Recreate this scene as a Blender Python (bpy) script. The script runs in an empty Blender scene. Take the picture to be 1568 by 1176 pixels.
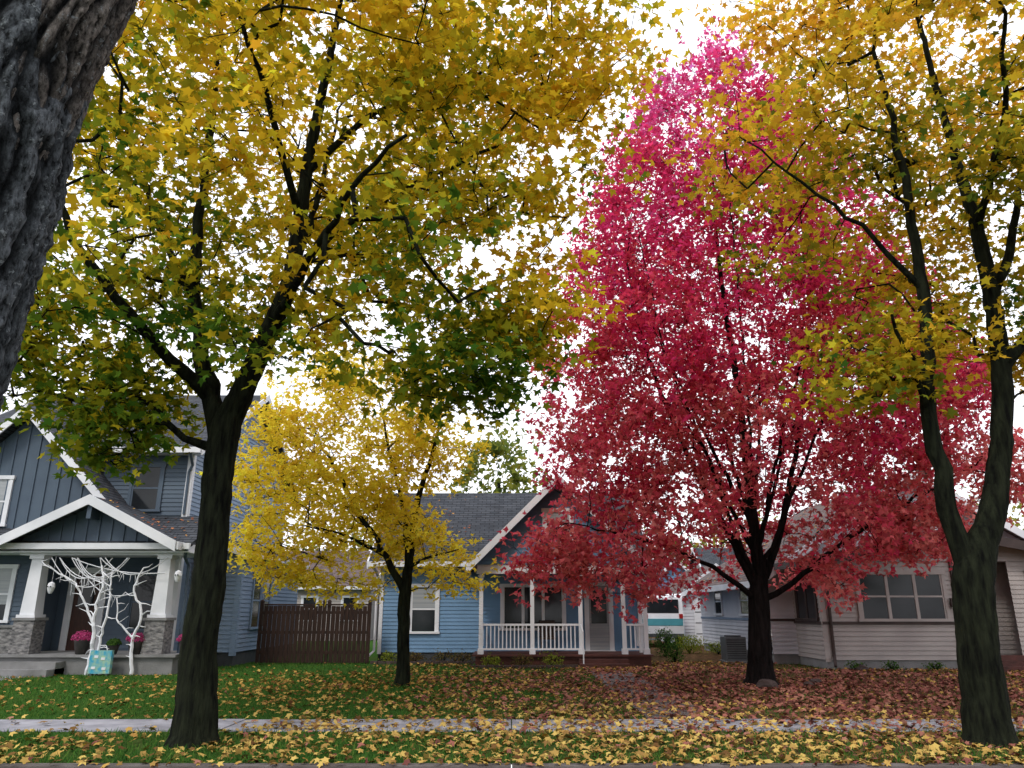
import bpy, math, random
import numpy as np
from mathutils import Vector, noise
random.seed(7); RNG=np.random.default_rng(7)
S=bpy.context.scene
COL=S.collection

# ------------------------------------------------------------------ materials
def new_mat(name):
    m=bpy.data.materials.new(name); m.use_nodes=True
    nt=m.node_tree; nt.nodes.clear()
    out=nt.nodes.new('ShaderNodeOutputMaterial')
    return m,nt,out
def N(nt,t,**k):
    n=nt.nodes.new(t)
    for a,b in k.items(): setattr(n,a,b)
    return n
def mat(name,c1,c2=None,rough=.7,scale=3.,bump=0.,bscale=None,stretch=(1,1,1),metal=0.,spec=.3,detail=4):
    m,nt,out=new_mat(name); L=nt.links.new
    if c2 is None: c2=tuple(x*.75 for x in c1)
    b=N(nt,'ShaderNodeBsdfPrincipled'); b.inputs['Roughness'].default_value=rough
    b.inputs['Metallic'].default_value=metal; b.inputs['Specular IOR Level'].default_value=spec
    g=N(nt,'ShaderNodeNewGeometry'); mp=N(nt,'ShaderNodeMapping'); mp.inputs['Scale'].default_value=stretch
    L(g.outputs['Position'],mp.inputs['Vector'])
    n=N(nt,'ShaderNodeTexNoise'); n.inputs['Scale'].default_value=scale; n.inputs['Detail'].default_value=detail
    L(mp.outputs[0],n.inputs['Vector'])
    r=N(nt,'ShaderNodeMapRange'); r.inputs[1].default_value=.32; r.inputs[2].default_value=.68
    L(n.outputs['Fac'],r.inputs[0])
    mx=N(nt,'ShaderNodeMix',data_type='RGBA'); mx.inputs[6].default_value=(*c1,1); mx.inputs[7].default_value=(*c2,1)
    L(r.outputs[0],mx.inputs[0]); L(mx.outputs[2],b.inputs['Base Color'])
    if bump>0:
        n2=N(nt,'ShaderNodeTexNoise'); n2.inputs['Scale'].default_value=bscale or scale*4; n2.inputs['Detail'].default_value=5
        L(mp.outputs[0],n2.inputs['Vector'])
        bp=N(nt,'ShaderNodeBump'); bp.inputs['Strength'].default_value=bump; bp.inputs['Distance'].default_value=.03
        L(n2.outputs['Fac'],bp.inputs['Height']); L(bp.outputs[0],b.inputs['Normal'])
    L(b.outputs[0],out.inputs[0])
    return m
def brick_mat(name,axis,c1,c2,mortar,bw,rh,mort=.012,rough=.85,bump=.5):
    m,nt,out=new_mat(name); L=nt.links.new
    g=N(nt,'ShaderNodeNewGeometry'); s=N(nt,'ShaderNodeSeparateXYZ'); c=N(nt,'ShaderNodeCombineXYZ')
    L(g.outputs['Position'],s.inputs[0]); L(s.outputs[0 if axis=='x' else 1],c.inputs[0]); L(s.outputs[2],c.inputs[1])
    t=N(nt,'ShaderNodeTexBrick'); t.inputs['Scale'].default_value=1; t.inputs['Brick Width'].default_value=bw
    t.inputs['Row Height'].default_value=rh; t.inputs['Mortar Size'].default_value=mort
    t.inputs['Color1'].default_value=(*c1,1); t.inputs['Color2'].default_value=(*c2,1); t.inputs['Mortar'].default_value=(*mortar,1)
    L(c.outputs[0],t.inputs['Vector'])
    n=N(nt,'ShaderNodeTexNoise'); n.inputs['Scale'].default_value=2.5; n.inputs['Detail'].default_value=6; L(g.outputs['Position'],n.inputs['Vector'])
    mx=N(nt,'ShaderNodeMix',data_type='RGBA',blend_type='MULTIPLY'); mx.inputs[0].default_value=.6
    rr=N(nt,'ShaderNodeMapRange'); rr.inputs[1].default_value=.3; rr.inputs[2].default_value=.7; rr.inputs[3].default_value=.5; rr.inputs[4].default_value=1.25
    L(n.outputs['Fac'],rr.inputs[0]); L(t.outputs['Color'],mx.inputs[6]); L(rr.outputs[0],mx.inputs[7])
    b=N(nt,'ShaderNodeBsdfPrincipled'); b.inputs['Roughness'].default_value=rough; b.inputs['Specular IOR Level'].default_value=.2
    bp=N(nt,'ShaderNodeBump'); bp.inputs['Strength'].default_value=bump; bp.inputs['Distance'].default_value=.02; bp.invert=True
    L(t.outputs['Fac'],bp.inputs['Height']); L(bp.outputs[0],b.inputs['Normal'])
    L(mx.outputs[2],b.inputs['Base Color']); L(b.outputs[0],out.inputs[0]); return m
def leaf_mat(name,trans=.5):
    m,nt,out=new_mat(name); L=nt.links.new
    a=N(nt,'ShaderNodeAttribute',attribute_name='col')
    b=N(nt,'ShaderNodeBsdfDiffuse'); L(a.outputs['Color'],b.inputs['Color'])
    if trans>0:
        t=N(nt,'ShaderNodeBsdfTranslucent'); L(a.outputs['Color'],t.inputs['Color'])
        mx=N(nt,'ShaderNodeMixShader'); mx.inputs[0].default_value=trans
        L(b.outputs[0],mx.inputs[1]); L(t.outputs[0],mx.inputs[2]); L(mx.outputs[0],out.inputs[0])
    else: L(b.outputs[0],out.inputs[0])
    return m
M={}
M['white']=mat('white_paint',(.72,.73,.77),(.60,.62,.66),.5,1.5)
M['slate']=mat('slate_siding_paint',(.08,.113,.155),(.062,.088,.126),.6,1.2,.1,20)
M['bluegrey']=mat('bluegrey_siding_paint',(.19,.26,.36),(.15,.21,.305),.6,1.,.1,20)
M['blue']=mat('blue_siding_paint',(.14,.255,.41),(.11,.21,.34),.6,1.3,.1,20)
M['cream']=mat('cream_siding_paint',(.38,.345,.33),(.30,.27,.26),.65,1.3,.15,18)
M['paleside']=mat('pale_siding_paint',(.58,.59,.64),(.48,.49,.54),.65,1.3,.15,18)
M['brown']=mat('brown_trim_paint',(.06,.04,.036),(.04,.028,.026),.6,3)
M['concrete']=mat('concrete',(.24,.24,.245),(.15,.15,.15),.9,2.,.3,30)
M['dark']=mat('dark_foundation',(.05,.055,.06),(.03,.033,.037),.9,3.,.3,20)
M['glass']=mat('window_glass',(.008,.010,.013),(.022,.026,.03),.08,1.3,spec=.3)
M['blind']=mat('window_blind',(.34,.36,.38),(.25,.27,.29),.3,1.5,stretch=(.3,.3,14),spec=.4)
M['door']=mat('wooden_door',(.06,.022,.014),(.035,.014,.01),.45,4,stretch=(6,6,1))
M['fence']=mat('weathered_fence_wood',(.048,.028,.022),(.020,.013,.011),.85,5,.5,14,stretch=(7,7,.7),spec=.15)
M['stone']=mat('stone_veneer',(.28,.27,.27),(.07,.07,.075),.9,7,.9,9,stretch=(1,1,2.4))
M['redwood']=mat('red_porch_paint',(.10,.035,.028),(.055,.022,.018),.7,4,.3,20)
M['metal']=mat('grey_metal',(.13,.14,.15),(.09,.10,.11),.45,4,metal=.6)
M['roofx']=brick_mat('asphalt_shingles_x','x',(.042,.048,.06),(.07,.076,.09),(.012,.014,.018),.33,.085)
M['roofy']=brick_mat('asphalt_shingles_y','y',(.042,.048,.06),(.07,.076,.09),(.012,.014,.018),.33,.095)
M['roofbr']=brick_mat('brown_shingles','y',(.12,.085,.08),(.16,.12,.115),(.035,.026,.026),.33,.085)
M['bark']=mat('dark_bark',(.004,.0045,.004),(.021,.025,.015),.95,7,1.,18,stretch=(2.2,2.2,.4),spec=.06,detail=7)
M['barkred']=mat('dark_maple_bark',(.0035,.003,.003),(.016,.012,.012),.95,7,1.,18,stretch=(2.2,2.2,.4),spec=.06,detail=7)
M['terracotta']=mat('pot_clay',(.06,.05,.05),(.03,.03,.03),.7,5)
M['sblue']=mat('bright_blue',(.03,.30,.48),(.35,.5,.3),.5,9)
M['rock']=mat('rock',(.08,.055,.05),(.04,.03,.028),.9,5,.8,12)
M['leaf']=leaf_mat('foliage',.55)
M['gleaf']=leaf_mat('fallen_leaf',.0)
M['grass']=leaf_mat('grass_blade',.3)

# ------------------------------------------------------------------ mesh builder
def link(o,parent=None):
    COL.objects.link(o)
    if parent: o.parent=parent
    return o
def empty(name,loc=(0,0,0)):
    e=bpy.data.objects.new(name,None); e.empty_display_size=.3; COL.objects.link(e); return e
class MB:
    def __init__(s): s.v=[];s.f=[];s.m=[];s.names=[]
    def mi(s,n):
        if n not in s.names: s.names.append(n)
        return s.names.index(n)
    def poly(s,pts,m):
        b=len(s.v); s.v+= [tuple(p) for p in pts]; s.f.append(tuple(range(b,b+len(pts)))); s.m.append(s.mi(m))
    def hexa(s,p,m):
        b=len(s.v); s.v+=[tuple(q) for q in p]; k=s.mi(m)
        for f in ((0,3,2,1),(4,5,6,7),(0,1,5,4),(1,2,6,5),(2,3,7,6),(3,0,4,7)):
            s.f.append(tuple(b+i for i in f)); s.m.append(k)
    def box(s,x0,x1,y0,y1,z0,z1,m):
        s.hexa([(x0,y0,z0),(x1,y0,z0),(x1,y1,z0),(x0,y1,z0),(x0,y0,z1),(x1,y0,z1),(x1,y1,z1),(x0,y1,z1)],m)
    def slab(s,pts,th,m,mb=None):
        low=[(p[0],p[1],p[2]-th) for p in pts]
        s.hexa(low+list(pts),m)
    def taper(s,cx,cy,z0,z1,a,b,m):
        s.hexa([(cx-a,cy-a,z0),(cx+a,cy-a,z0),(cx+a,cy+a,z0),(cx-a,cy+a,z0),(cx-b,cy-b,z1),(cx+b,cy-b,z1),(cx+b,cy+b,z1),(cx-b,cy+b,z1)],m)
    def tube(s,pts,rad,m,n=8,cap=True,rough=0.):
        pts=[Vector(p) for p in pts]; k=s.mi(m); b=len(s.v)
        for i,p in enumerate(pts):
            t=(pts[min(i+1,len(pts)-1)]-pts[max(i-1,0)]).normalized()
            a=t.cross(Vector((.31,.95,.05))).normalized(); c=t.cross(a)
            r=rad[i] if hasattr(rad,'__len__') else rad
            for j in range(n):
                q=2*math.pi*j/n; R_=r
                if rough:
                    cq,sq=math.cos(q),math.sin(q)
                    R_=r*(1+rough*(1.1*noise.noise(Vector((cq*1.4+p.x,sq*1.4+p.y,p.z*.9)))+.55*(.5-abs(noise.noise(Vector((cq*5+p.x,sq*5,p.z*1.3))))*2.2)))
                s.v.append(tuple(p+(a*math.cos(q)+c*math.sin(q))*R_))
        for i in range(len(pts)-1):
            for j in range(n):
                j2=(j+1)%n
                s.f.append((b+i*n+j,b+i*n+j2,b+(i+1)*n+j2,b+(i+1)*n+j)); s.m.append(k)
        if cap:
            s.f.append(tuple(b+j for j in range(n))); s.m.append(k)
            e=b+(len(pts)-1)*n; s.f.append(tuple(e+j for j in range(n))); s.m.append(k)
    def obj(s,name,parent=None,smooth=False):
        me=bpy.data.meshes.new(name); me.from_pydata(s.v,[],s.f); me.update()
        for n in s.names: me.materials.append(M[n])
        me.polygons.foreach_set('material_index',s.m)
        if smooth: me.polygons.foreach_set('use_smooth',[True]*len(s.f))
        me.update(); return link(bpy.data.objects.new(name,me),parent)
class F:
    def __init__(s,kind,c):
        s.P,s.U,s.N={'front':((0,c),(1,0),(0,-1)),'right':((c,0),(0,1),(1,0)),'left':((c,0),(0,1),(-1,0)),'back':((0,c),(1,0),(0,1))}[kind]
    def p(s,u,n,z): return (s.P[0]+s.U[0]*u+s.N[0]*n, s.P[1]+s.U[1]*u+s.N[1]*n, z)
def fbox(mb,f,u0,u1,n0,n1,z0,z1,m):
    mb.hexa([f.p(u0,n0,z0),f.p(u1,n0,z0),f.p(u1,n1,z0),f.p(u0,n1,z0),f.p(u0,n0,z1),f.p(u1,n0,z1),f.p(u1,n1,z1),f.p(u0,n1,z1)],m)
def siding(mb,f,u0,u1,z0,z1,m,step=.13,prof=None):
    z=z0
    while z<z1-1e-3:
        zt=min(z+step,z1)
        a0,a1=prof(z) if prof else (u0,u1); b0,b1=prof(zt) if prof else (u0,u1)
        mb.poly([f.p(a0,.022,z),f.p(a1,.022,z),f.p(b1,.0,zt),f.p(b0,.0,zt)],m)
        mb.poly([f.p(a0,0,z),f.p(a1,0,z),f.p(a1,.022,z),f.p(a0,.022,z)],m)
        z=zt
def battens(mb,f,u0,u1,z0,z1,m,step=.4,prof=None):
    k=max(1,int((u1-u0)/step)); us=[u0+(u1-u0)*i/k for i in range(k+1)]
    for i in range(k):
        a,b=us[i],us[i+1]; ta=prof(a) if prof else z1; tb=prof(b) if prof else z1
        if ta<=z0 and tb<=z0: continue
        mb.poly([f.p(a,0,z0),f.p(b,0,z0),f.p(b,0,max(tb,z0+.001)),f.p(a,0,max(ta,z0+.001))],m)
    for u in us[1:-1]:
        t=prof(u) if prof else z1
        if t>z0+.05: fbox(mb,f,u-.03,u+.03,-.01,.035,z0,t-.04,m)
def window(mb,f,u0,u1,z0,z1,frame='white',cols=1,rows=2,glass='glass',w=.09,blind=0.):
    fbox(mb,f,u0,u1,-.02,.028,z0,z1,glass)
    if blind>0: fbox(mb,f,u0+.02,u1-.02,.0285,.0315,z1-(z1-z0)*blind,z1,'blind')
    fbox(mb,f,u0-w,u0,-.02,.06,z0,z1,frame); fbox(mb,f,u1,u1+w,-.02,.06,z0,z1,frame)
    fbox(mb,f,u0-w-.03,u1+w+.03,-.02,.075,z1,z1+w*1.25,frame); fbox(mb,f,u0-w-.03,u1+w+.03,-.02,.095,z0-w*.8,z0,frame)
    s=.025
    for i in range(1,cols):
        u=u0+(u1-u0)*i/cols; fbox(mb,f,u-s*1.6,u+s*1.6,-.01,.05,z0,z1,frame)
    for i in range(cols):
        a=u0+(u1-u0)*i/cols;b=u0+(u1-u0)*(i+1)/cols
        for j in range(1,rows):
            z=z0+(z1-z0)*j/rows; fbox(mb,f,a+.05,b-.05,-.01,.044,z-s,z+s,frame)
        fbox(mb,f,a,a+.05,-.01,.042,z0,z1,frame); fbox(mb,f,b-.05,b,-.01,.042,z0,z1,frame)
def gableroof_y(mb,xl,xr,xc,ze,zr,y0,y1,m,th=.12,trim='white',zer=None):
    zer=ze if zer is None else zer
    mb.slab([(xl,y0,ze),(xc,y0,zr),(xc,y1,zr),(xl,y1,ze)],th,m)
    mb.slab([(xc,y0,zr),(xr,y0,zer),(xr,y1,zer),(xc,y1,zr)],th,m)
    for (a,za,b,zb) in ((xl,ze,xc,zr),(xc,zr,xr,zer)):
        mb.hexa([(a,y0-.05,za-.25),(b,y0-.05,zb-.25),(b,y0-.003,zb-.25),(a,y0-.003,za-.25),(a,y0-.05,za+.02),(b,y0-.05,zb+.02),(b,y0-.003,zb+.02),(a,y0-.003,za+.02)],trim)
    mb.box(xl-.06,xl-.003,y0,y1,ze-.2,ze+.01,trim); mb.box(xr+.003,xr+.06,y0,y1,zer-.2,zer+.01,trim)
def gableroof_x(mb,yl,yr,yc,ze,zr,x0,x1,m,th=.12,trim='white'):
    mb.slab([(x0,yl,ze),(x1,yl,ze),(x1,yc,zr),(x0,yc,zr)],th,m)
    mb.slab([(x0,yc,zr),(x1,yc,zr),(x1,yr,ze),(x0,yr,ze)],th,m)
    for x in (x0-.05,x1+.003):
        for (a,za,b,zb) in ((yl,ze,yc,zr),(yc,zr,yr,ze)):
            mb.hexa([(x,a,za-.22),(x+.047,a,za-.22),(x+.047,b,zb-.22),(x,b,zb-.22),(x,a,za+.02),(x+.047,a,za+.02),(x+.047,b,zb+.02),(x,b,zb+.02)],trim)
    mb.box(x0,x1,yl-.09,yl-.003,ze-.16,ze+.01,trim)
    mb.box(x0,x1,yr+.003,yr+.09,ze-.16,ze+.01,trim)

# ------------------------------------------------------------------ leaves (numpy)
LEAF5=np.array([(0,0,0),(.36,-.06,-.05),(.27,.16,0),(.56,.44,-.12),(.19,.5,0),(0,.97,-.14),(-.19,.5,0),(-.56,.44,-.12),(-.27,.16,0),(-.36,-.06,-.05)])
LEAF3=np.array([(0,0,0),(.52,.3,-.1),(.17,.48,0),(0,.97,-.12),(-.17,.48,0),(-.52,.3,-.1)])
def poly_mesh(name,V,k,col,matname,parent=None):
    me=bpy.data.meshes.new(name); nv=len(V); nf=nv//k
    me.vertices.add(nv); me.vertices.foreach_set('co',V.astype(np.float32).ravel())
    me.loops.add(nv); me.loops.foreach_set('vertex_index',np.arange(nv,dtype=np.int32))
    me.polygons.add(nf); me.polygons.foreach_set('loop_start',np.arange(0,nv,k,dtype=np.int32))
    try: me.polygons.foreach_set('loop_total',np.full(nf,k,dtype=np.int32))
    except Exception: pass
    me.update(calc_edges=True)
    a=me.color_attributes.new('col','FLOAT_COLOR','POINT')
    a.data.foreach_set('color',np.concatenate([col,np.ones((nv,1))],1).astype(np.float32).ravel())
    me.materials.append(M[matname]); me.update()
    return link(bpy.data.objects.new(name,me),parent)
def leaf_mesh(name,C,size,nrm,col,matname,shape,parent=None,droop=None):
    n=len(C); k=len(shape)
    nrm=nrm/np.linalg.norm(nrm,axis=1,keepdims=True)
    r=RNG.normal(size=(n,3)) if droop is None else droop
    t=r-(r*nrm).sum(1,keepdims=True)*nrm; t/=np.linalg.norm(t,axis=1,keepdims=True)+1e-9
    b=np.cross(nrm,t)
    curl=RNG.uniform(-.4,2.2,n)
    V=C[:,None,:]+size[:,None,None]*(shape[None,:,0,None]*b[:,None,:]+(shape[None,:,1,None]-.4)*t[:,None,:]+(shape[None,:,2]*curl[:,None])[:,:,None]*nrm[:,None,:])
    poly_mesh(name,V.reshape(-1,3),k,np.repeat(np.clip(col,0,.86),k,axis=0),matname,parent)
def ramp(stops,t):
    stops=np.array(stops); t=np.clip(t,0,1)*(len(stops)-1); i=np.minimum(t.astype(int),len(stops)-2); f=(t-i)[:,None]
    return stops[i]*(1-f)+stops[i+1]*f
def nz(p,s,off=0): return noise.noise(Vector((p[0]*s+off,p[1]*s+off*1.7,p[2]*s-off)))

# ------------------------------------------------------------------ trees
def catmull(P,spacing):
    P=[np.array(p,float) for p in P]; Q=[2*P[0]-P[1]]+P+[2*P[-1]-P[-2]]; out=[]
    for i in range(1,len(Q)-2):
        d=np.linalg.norm(Q[i+1]-Q[i]); k=max(2,int(d/spacing))
        for j in range(k):
            t=j/k
            out.append(.5*((2*Q[i])+(-Q[i-1]+Q[i+1])*t+(2*Q[i-1]-5*Q[i]+4*Q[i+1]-Q[i+2])*t*t+(-Q[i-1]+3*Q[i]-3*Q[i+1]+Q[i+2])*t**3))
    out.append(P[-1]); return np.array(out)
class Tree:
    def __init__(s,name,bark):
        s.name=name;s.bark=bark;s.pos=np.zeros((90000,3));s.par=np.full(90000,-1);s.rm=np.zeros(90000);s.ok=np.zeros(90000,bool);s.n=0;s.chains=[]
        s.root=empty(name)
    def limb(s,P4,attach=True,jit=.02,zmin=2.5,sp=.25):
        if not attach: sp=.1; jit=.006
        P=[p[:3] for p in P4]; R=[p[3] for p in P4]
        if attach:
            d=np.linalg.norm(s.pos[:s.n]-np.array(P[0]),axis=1); par=int(d.argmin()); P[0]=tuple(s.pos[par])
        else: par=-1
        pts=catmull(P,sp); acc=np.r_[0,np.cumsum(np.linalg.norm(np.diff(pts,axis=0),axis=1))]
        key=[acc[np.linalg.norm(pts-np.array(p),axis=1).argmin()] for p in P]
        rr=np.interp(acc,key,R)
        if attach: pts=pts[1:]; rr=rr[1:]
        ch=[par] if par>=0 else []
        for i,p in enumerate(pts):
            k=s.n; s.n+=1
            s.pos[k]=p+RNG.normal(size=3)*jit*(0 if i==0 else 1); s.par[k]=ch[-1] if ch else -1; s.rm[k]=rr[i]; s.ok[k]=p[2]>zmin; ch.append(k)
        s.chains.append(ch)
    def grow(s,T,up=.35,step=.3,jit=.05,below=.6):
        T=np.array(T)
        d=np.array([np.linalg.norm(s.pos[:s.n]-t,axis=1).min() for t in T]); T=T[d.argsort()]
        s.tipidx=[]
        for t in T:
            ids=np.where(s.ok[:s.n])[0]; D=t-s.pos[ids]; dist=np.linalg.norm(D,axis=1)
            cost=dist+below*np.maximum(0,-D[:,2]+.35*np.hypot(D[:,0],D[:,1]))
            q=ids[cost.argmin()]; p0=s.pos[q]; dd=np.linalg.norm(t-p0)
            k=max(1,int(dd/step)); c=p0+(t-p0)*.45+np.array([0,0,up*dd*.4])
            ch=[q]
            for j in range(1,k+1):
                w=j/k; p=(1-w)**2*p0+2*w*(1-w)*c+w*w*t
                if j<k: p=p+RNG.normal(size=3)*jit
                i=s.n; s.n+=1; s.pos[i]=p; s.par[i]=ch[-1]; s.ok[i]=True; ch.append(i)
            s.chains.append(ch); s.tipidx.append(ch[-1])
        s.T=T
    def finish(s,rtip=.006,expo=.45,tubename='trunk_and_branches'):
        n=s.n; cnt=np.zeros(n)
        for i in s.tipidx: cnt[i]+=1
        for i in range(n-1,0,-1):
            if s.par[i]>=0: cnt[s.par[i]]+=cnt[i]
        r=np.where(s.rm[:n]>0,s.rm[:n],rtip*np.maximum(cnt,1)**expo)
        for i in range(1,n):
            if s.par[i]>=0 and s.rm[i]==0: r[i]=min(r[i],r[s.par[i]]*.93)
        mb=MB()
        for ch in s.chains:
            if len(ch)<2: continue
            rad=[r[i] for i in ch]
            if ch is not s.chains[0]: rad[0]=min(r[ch[0]],r[ch[1]]*1.2)
            R=max(rad); m=40 if ch is s.chains[0] else (18 if R>.1 else (9 if R>.05 else (5 if R>.015 else 3)))
            mb.tube([s.pos[i] for i in ch],rad,s.bark,m,cap=False,rough=.13 if R>.1 else 0.)
        mb.obj(tubename,s.root,True)
    def leaves(s,stops,tfun,sub=5,spread=(.33,.33,.16),per=7,lspread=.13,size=(.1,.16),shape=LEAF5,upbias=.8,jit=.18,valj=.25,twig=.004):
        T=s.T; n=len(T)
        SP=np.repeat(T,sub,axis=0)+RNG.normal(size=(n*sub,3))*np.array(spread)
        tv=np.array([tfun(p) for p in T]); tv=np.repeat(tv,sub)+RNG.normal(size=n*sub)*.06
        B=np.repeat(T,sub,axis=0); d=SP-B; d/=np.linalg.norm(d,axis=1,keepdims=True)
        a=np.cross(d,np.array([.3,.2,.93])); a/=np.linalg.norm(a,axis=1,keepdims=True); c=np.cross(d,a)
        ring=[B+twig*(a*math.cos(q)+c*math.sin(q)) for q in (0,2.09,4.18)]
        tris=np.concatenate([np.stack([ring[i],ring[(i+1)%3],SP],1) for i in range(3)],0).reshape(-1,3)
        o=poly_mesh('twigs',tris,3,np.full((len(tris),3),.02),'leaf',s.root)
        o.data.materials[0]=M[s.bark]
        C=np.repeat(SP,per,axis=0)+RNG.normal(size=(n*sub*per,3))*lspread*np.array([1,1,.7])
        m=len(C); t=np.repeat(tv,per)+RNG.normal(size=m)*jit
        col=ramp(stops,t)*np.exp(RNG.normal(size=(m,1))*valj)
        nr=RNG.normal(size=(m,3))*.55; nr[:,2]+=upbias
        out=C-np.repeat(SP,per,axis=0); out[:,2]-=.08; out+=RNG.normal(size=(m,3))*.06
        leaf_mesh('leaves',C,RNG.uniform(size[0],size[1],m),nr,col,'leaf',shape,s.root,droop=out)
        print(s.name,'leaves',m,'nodes',s.n)
def sample_profile(prof,n,cy,inner=.45,nscale=.5,thr=-.1,off=0,bottom=None):
    prof=np.array(prof); z0,z1=prof[0,0],prof[-1,0]; out=[]; tries=0
    wmax=(prof[:,2]-prof[:,1]).max()*prof[:,3].max()
    while len(out)<n and tries<n*200:
        tries+=1
        z=random.uniform(z0,z1); xl,xr,ry=[np.interp(z,prof[:,0],prof[:,i]) for i in (1,2,3)]
        if random.random()>(xr-xl)*ry/wmax: continue
        q=random.uniform(0,2*math.pi); r=math.sqrt(random.random())
        if r<inner and random.random()>.35: continue
        x=(xl+xr)/2+(xr-xl)/2*r*math.cos(q); y=cy+ry*r*math.sin(q)
        p=(x,y,z)
        if nz(p,nscale,off)<thr: continue
        if bottom and z<bottom(x,y): continue
        out.append(p)
    return out
def lobe(c,r,n):
    out=[]
    for _ in range(n):
        v=RNG.normal(size=3); v/=np.linalg.norm(v); v*=RNG.uniform(.2,1)**.5
        out.append(tuple(np.array(c)+v*np.array(r)))
    return out
def L4(pts,r0,r1):
    k=len(pts); return [(p[0],p[1],p[2],r0+(r1-r0)*i/(k-1)) for i,p in enumerate(pts)]

# --- left yellow maple
Y0=10.3
t=Tree('yellow_maple_tree','bark')
t.limb([(-4.0,Y0,-.05,.34),(-4.0,Y0,.12,.27),(-4.01,Y0,.5,.24),(-4.05,Y0,1.2,.22),(-4.02,Y0,1.9,.215),(-4.05,Y0,3.0,.205),(-4.03,Y0,4.0,.20),(-3.85,Y0,4.6,.165),(-3.6,Y0-.1,5.2,.15),(-3.25,Y0-.2,6.3,.12),(-3.1,Y0-.3,8.3,.085),(-2.85,Y0-.4,10.4,.05),(-2.7,Y0-.5,12.2,.025)],False)
t.limb([(-4.03,Y0,3.85,.16),(-4.3,Y0+.05,4.5,.125),(-4.75,Y0+.1,6.1,.095),(-4.95,Y0+.3,8.3,.065),(-4.9,Y0+.2,10.2,.04),(-5,Y0,12,.02)])
t.limb([(-4.3,Y0,4.5,.1),(-4.9,Y0-.9,5.2,.07),(-5.5,Y0-1.8,6.1,.05),(-5.9,Y0-2.6,7.6,.025)])
t.limb([(-4.78,Y0+.1,6.1,.07),(-5.4,Y0+.2,7.1,.05),(-5.9,Y0+.3,8.2,.03),(-6.6,Y0+.3,9.8,.018)])
t.limb([(-3.6,Y0-.1,5.2,.1),(-3.6,Y0+.9,6.6,.075),(-3.5,Y0+1.6,8.5,.05),(-3.3,Y0+2,10.8,.025)])
t.limb([(-3.25,Y0-.2,6.3,.08),(-2.4,Y0-.4,7.1,.055),(-1.4,Y0-.6,7.6,.035),(-.2,Y0-.8,8.1,.02)])
t.limb([(-3.1,Y0-.3,8.0,.06),(-2.3,Y0-.3,8.9,.045),(-1.2,Y0-.2,9.6,.03),(.4,Y0,10.4,.018)])
t.limb([(-3.45,Y0-.1,5.6,.08),(-2.7,Y0-1.3,6.0,.05),(-1.9,Y0-2.4,6.4,.035),(-1.2,Y0-3.2,6.6,.02)])
t.limb([(-3.1,Y0-.3,7.2,.06),(-3.3,Y0-1.5,8.1,.045),(-3.5,Y0-2.6,9.0,.025)])
t.limb([(-4.03,Y0,3.7,.08),(-4.6,Y0,3.95,.05),(-5.3,Y0-.1,4.5,.035),(-6.1,Y0-.1,4.6,.02)])
T=sample_profile([(4.2,-6.6,.0,2.2),(5,-7.3,.5,2.8),(7,-8,1.0,3.4),(9,-8.2,1.8,3.7),(11,-7.8,2.2,3.7),(12.6,-6.4,1.4,3.0)],960,Y0,.4,.75,-.03,3.1,bottom=lambda x,y:1.6+.315*y+(.3 if -5<x<-2.7 else 0))
T+=lobe((-5.6,Y0,4.2),(.7,.6,.8),46)+lobe((-.9,9.8,4.55),(1.0,.7,.4),30)+lobe((-7.0,Y0,5.2),(.8,.8,.8),40)+lobe((.2,9.8,5.4),(.65,.7,.7),26)
t.grow(T); t.finish()
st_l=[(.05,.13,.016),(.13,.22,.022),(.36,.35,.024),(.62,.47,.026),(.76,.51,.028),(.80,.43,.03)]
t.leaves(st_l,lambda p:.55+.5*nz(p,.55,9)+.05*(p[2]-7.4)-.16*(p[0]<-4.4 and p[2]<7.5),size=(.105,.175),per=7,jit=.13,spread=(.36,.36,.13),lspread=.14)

# --- right yellow maple
t=Tree('yellow_maple_tree','bark')
t.limb([(5.98,Y0,-.05,.36),(5.99,Y0,.12,.29),(6.02,Y0,.5,.26),(6.05,Y0,1.3,.24),(6.15,Y0,2.1,.25),(6.45,Y0,2.7,.17),(6.66,Y0,3.2,.15),(7.0,Y0,4.55,.13),(7.12,Y0,6.1,.11),(7.1,Y0,7.2,.09),(6.95,Y0,8.9,.06),(6.8,Y0,11.5,.03)],False)
t.limb([(6.14,Y0,2.0,.17),(6.0,Y0,2.65,.135),(5.93,Y0-.05,3.2,.12),(5.84,Y0-.1,4.1,.105),(6.05,Y0-.1,6.1,.085),(6.06,Y0-.1,8.3,.055),(5.95,Y0-.1,10.4,.03)])
t.limb([(7.1,Y0,6.0,.08),(7.6,Y0,7.0,.06),(8.1,Y0+.2,8.2,.04),(8.7,Y0+.3,10,.02)])
t.limb([(6.0,Y0,6.0,.05),(5.4,Y0-.2,6.9,.036),(4.6,Y0-.3,7.6,.024),(3.8,Y0-.3,8.4,.014)])
t.limb([(5.86,Y0,4.3,.05),(5.5,Y0-.5,4.9,.035),(5.1,Y0-.9,5.4,.02)])
t.limb([(7.05,Y0,5.0,.09),(7.9,Y0-.4,6.0,.07),(9.0,Y0-.6,7.3,.045),(10,Y0-.8,8.6,.02)])
t.limb([(7.1,Y0,7.2,.06),(6.9,Y0-1.3,8.3,.04),(6.5,Y0-2.2,9.2,.025)])
T=sample_profile([(4.9,5.0,9.5,1.6),(5.8,4.5,11,2.2),(7,3.7,12,2.9),(9,3.2,12,3.4),(11,3.4,12,3.4),(12.6,4.2,11,2.8)],600,Y0,.35,.75,.04,17.3,bottom=lambda x,y:1.6+.335*y)
T+=lobe((5.0,Y0,4.7),(.45,.6,.55),20)+lobe((7.9,Y0+.8,5.3),(.7,.5,.4),10)
t.grow(T); t.finish()
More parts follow.
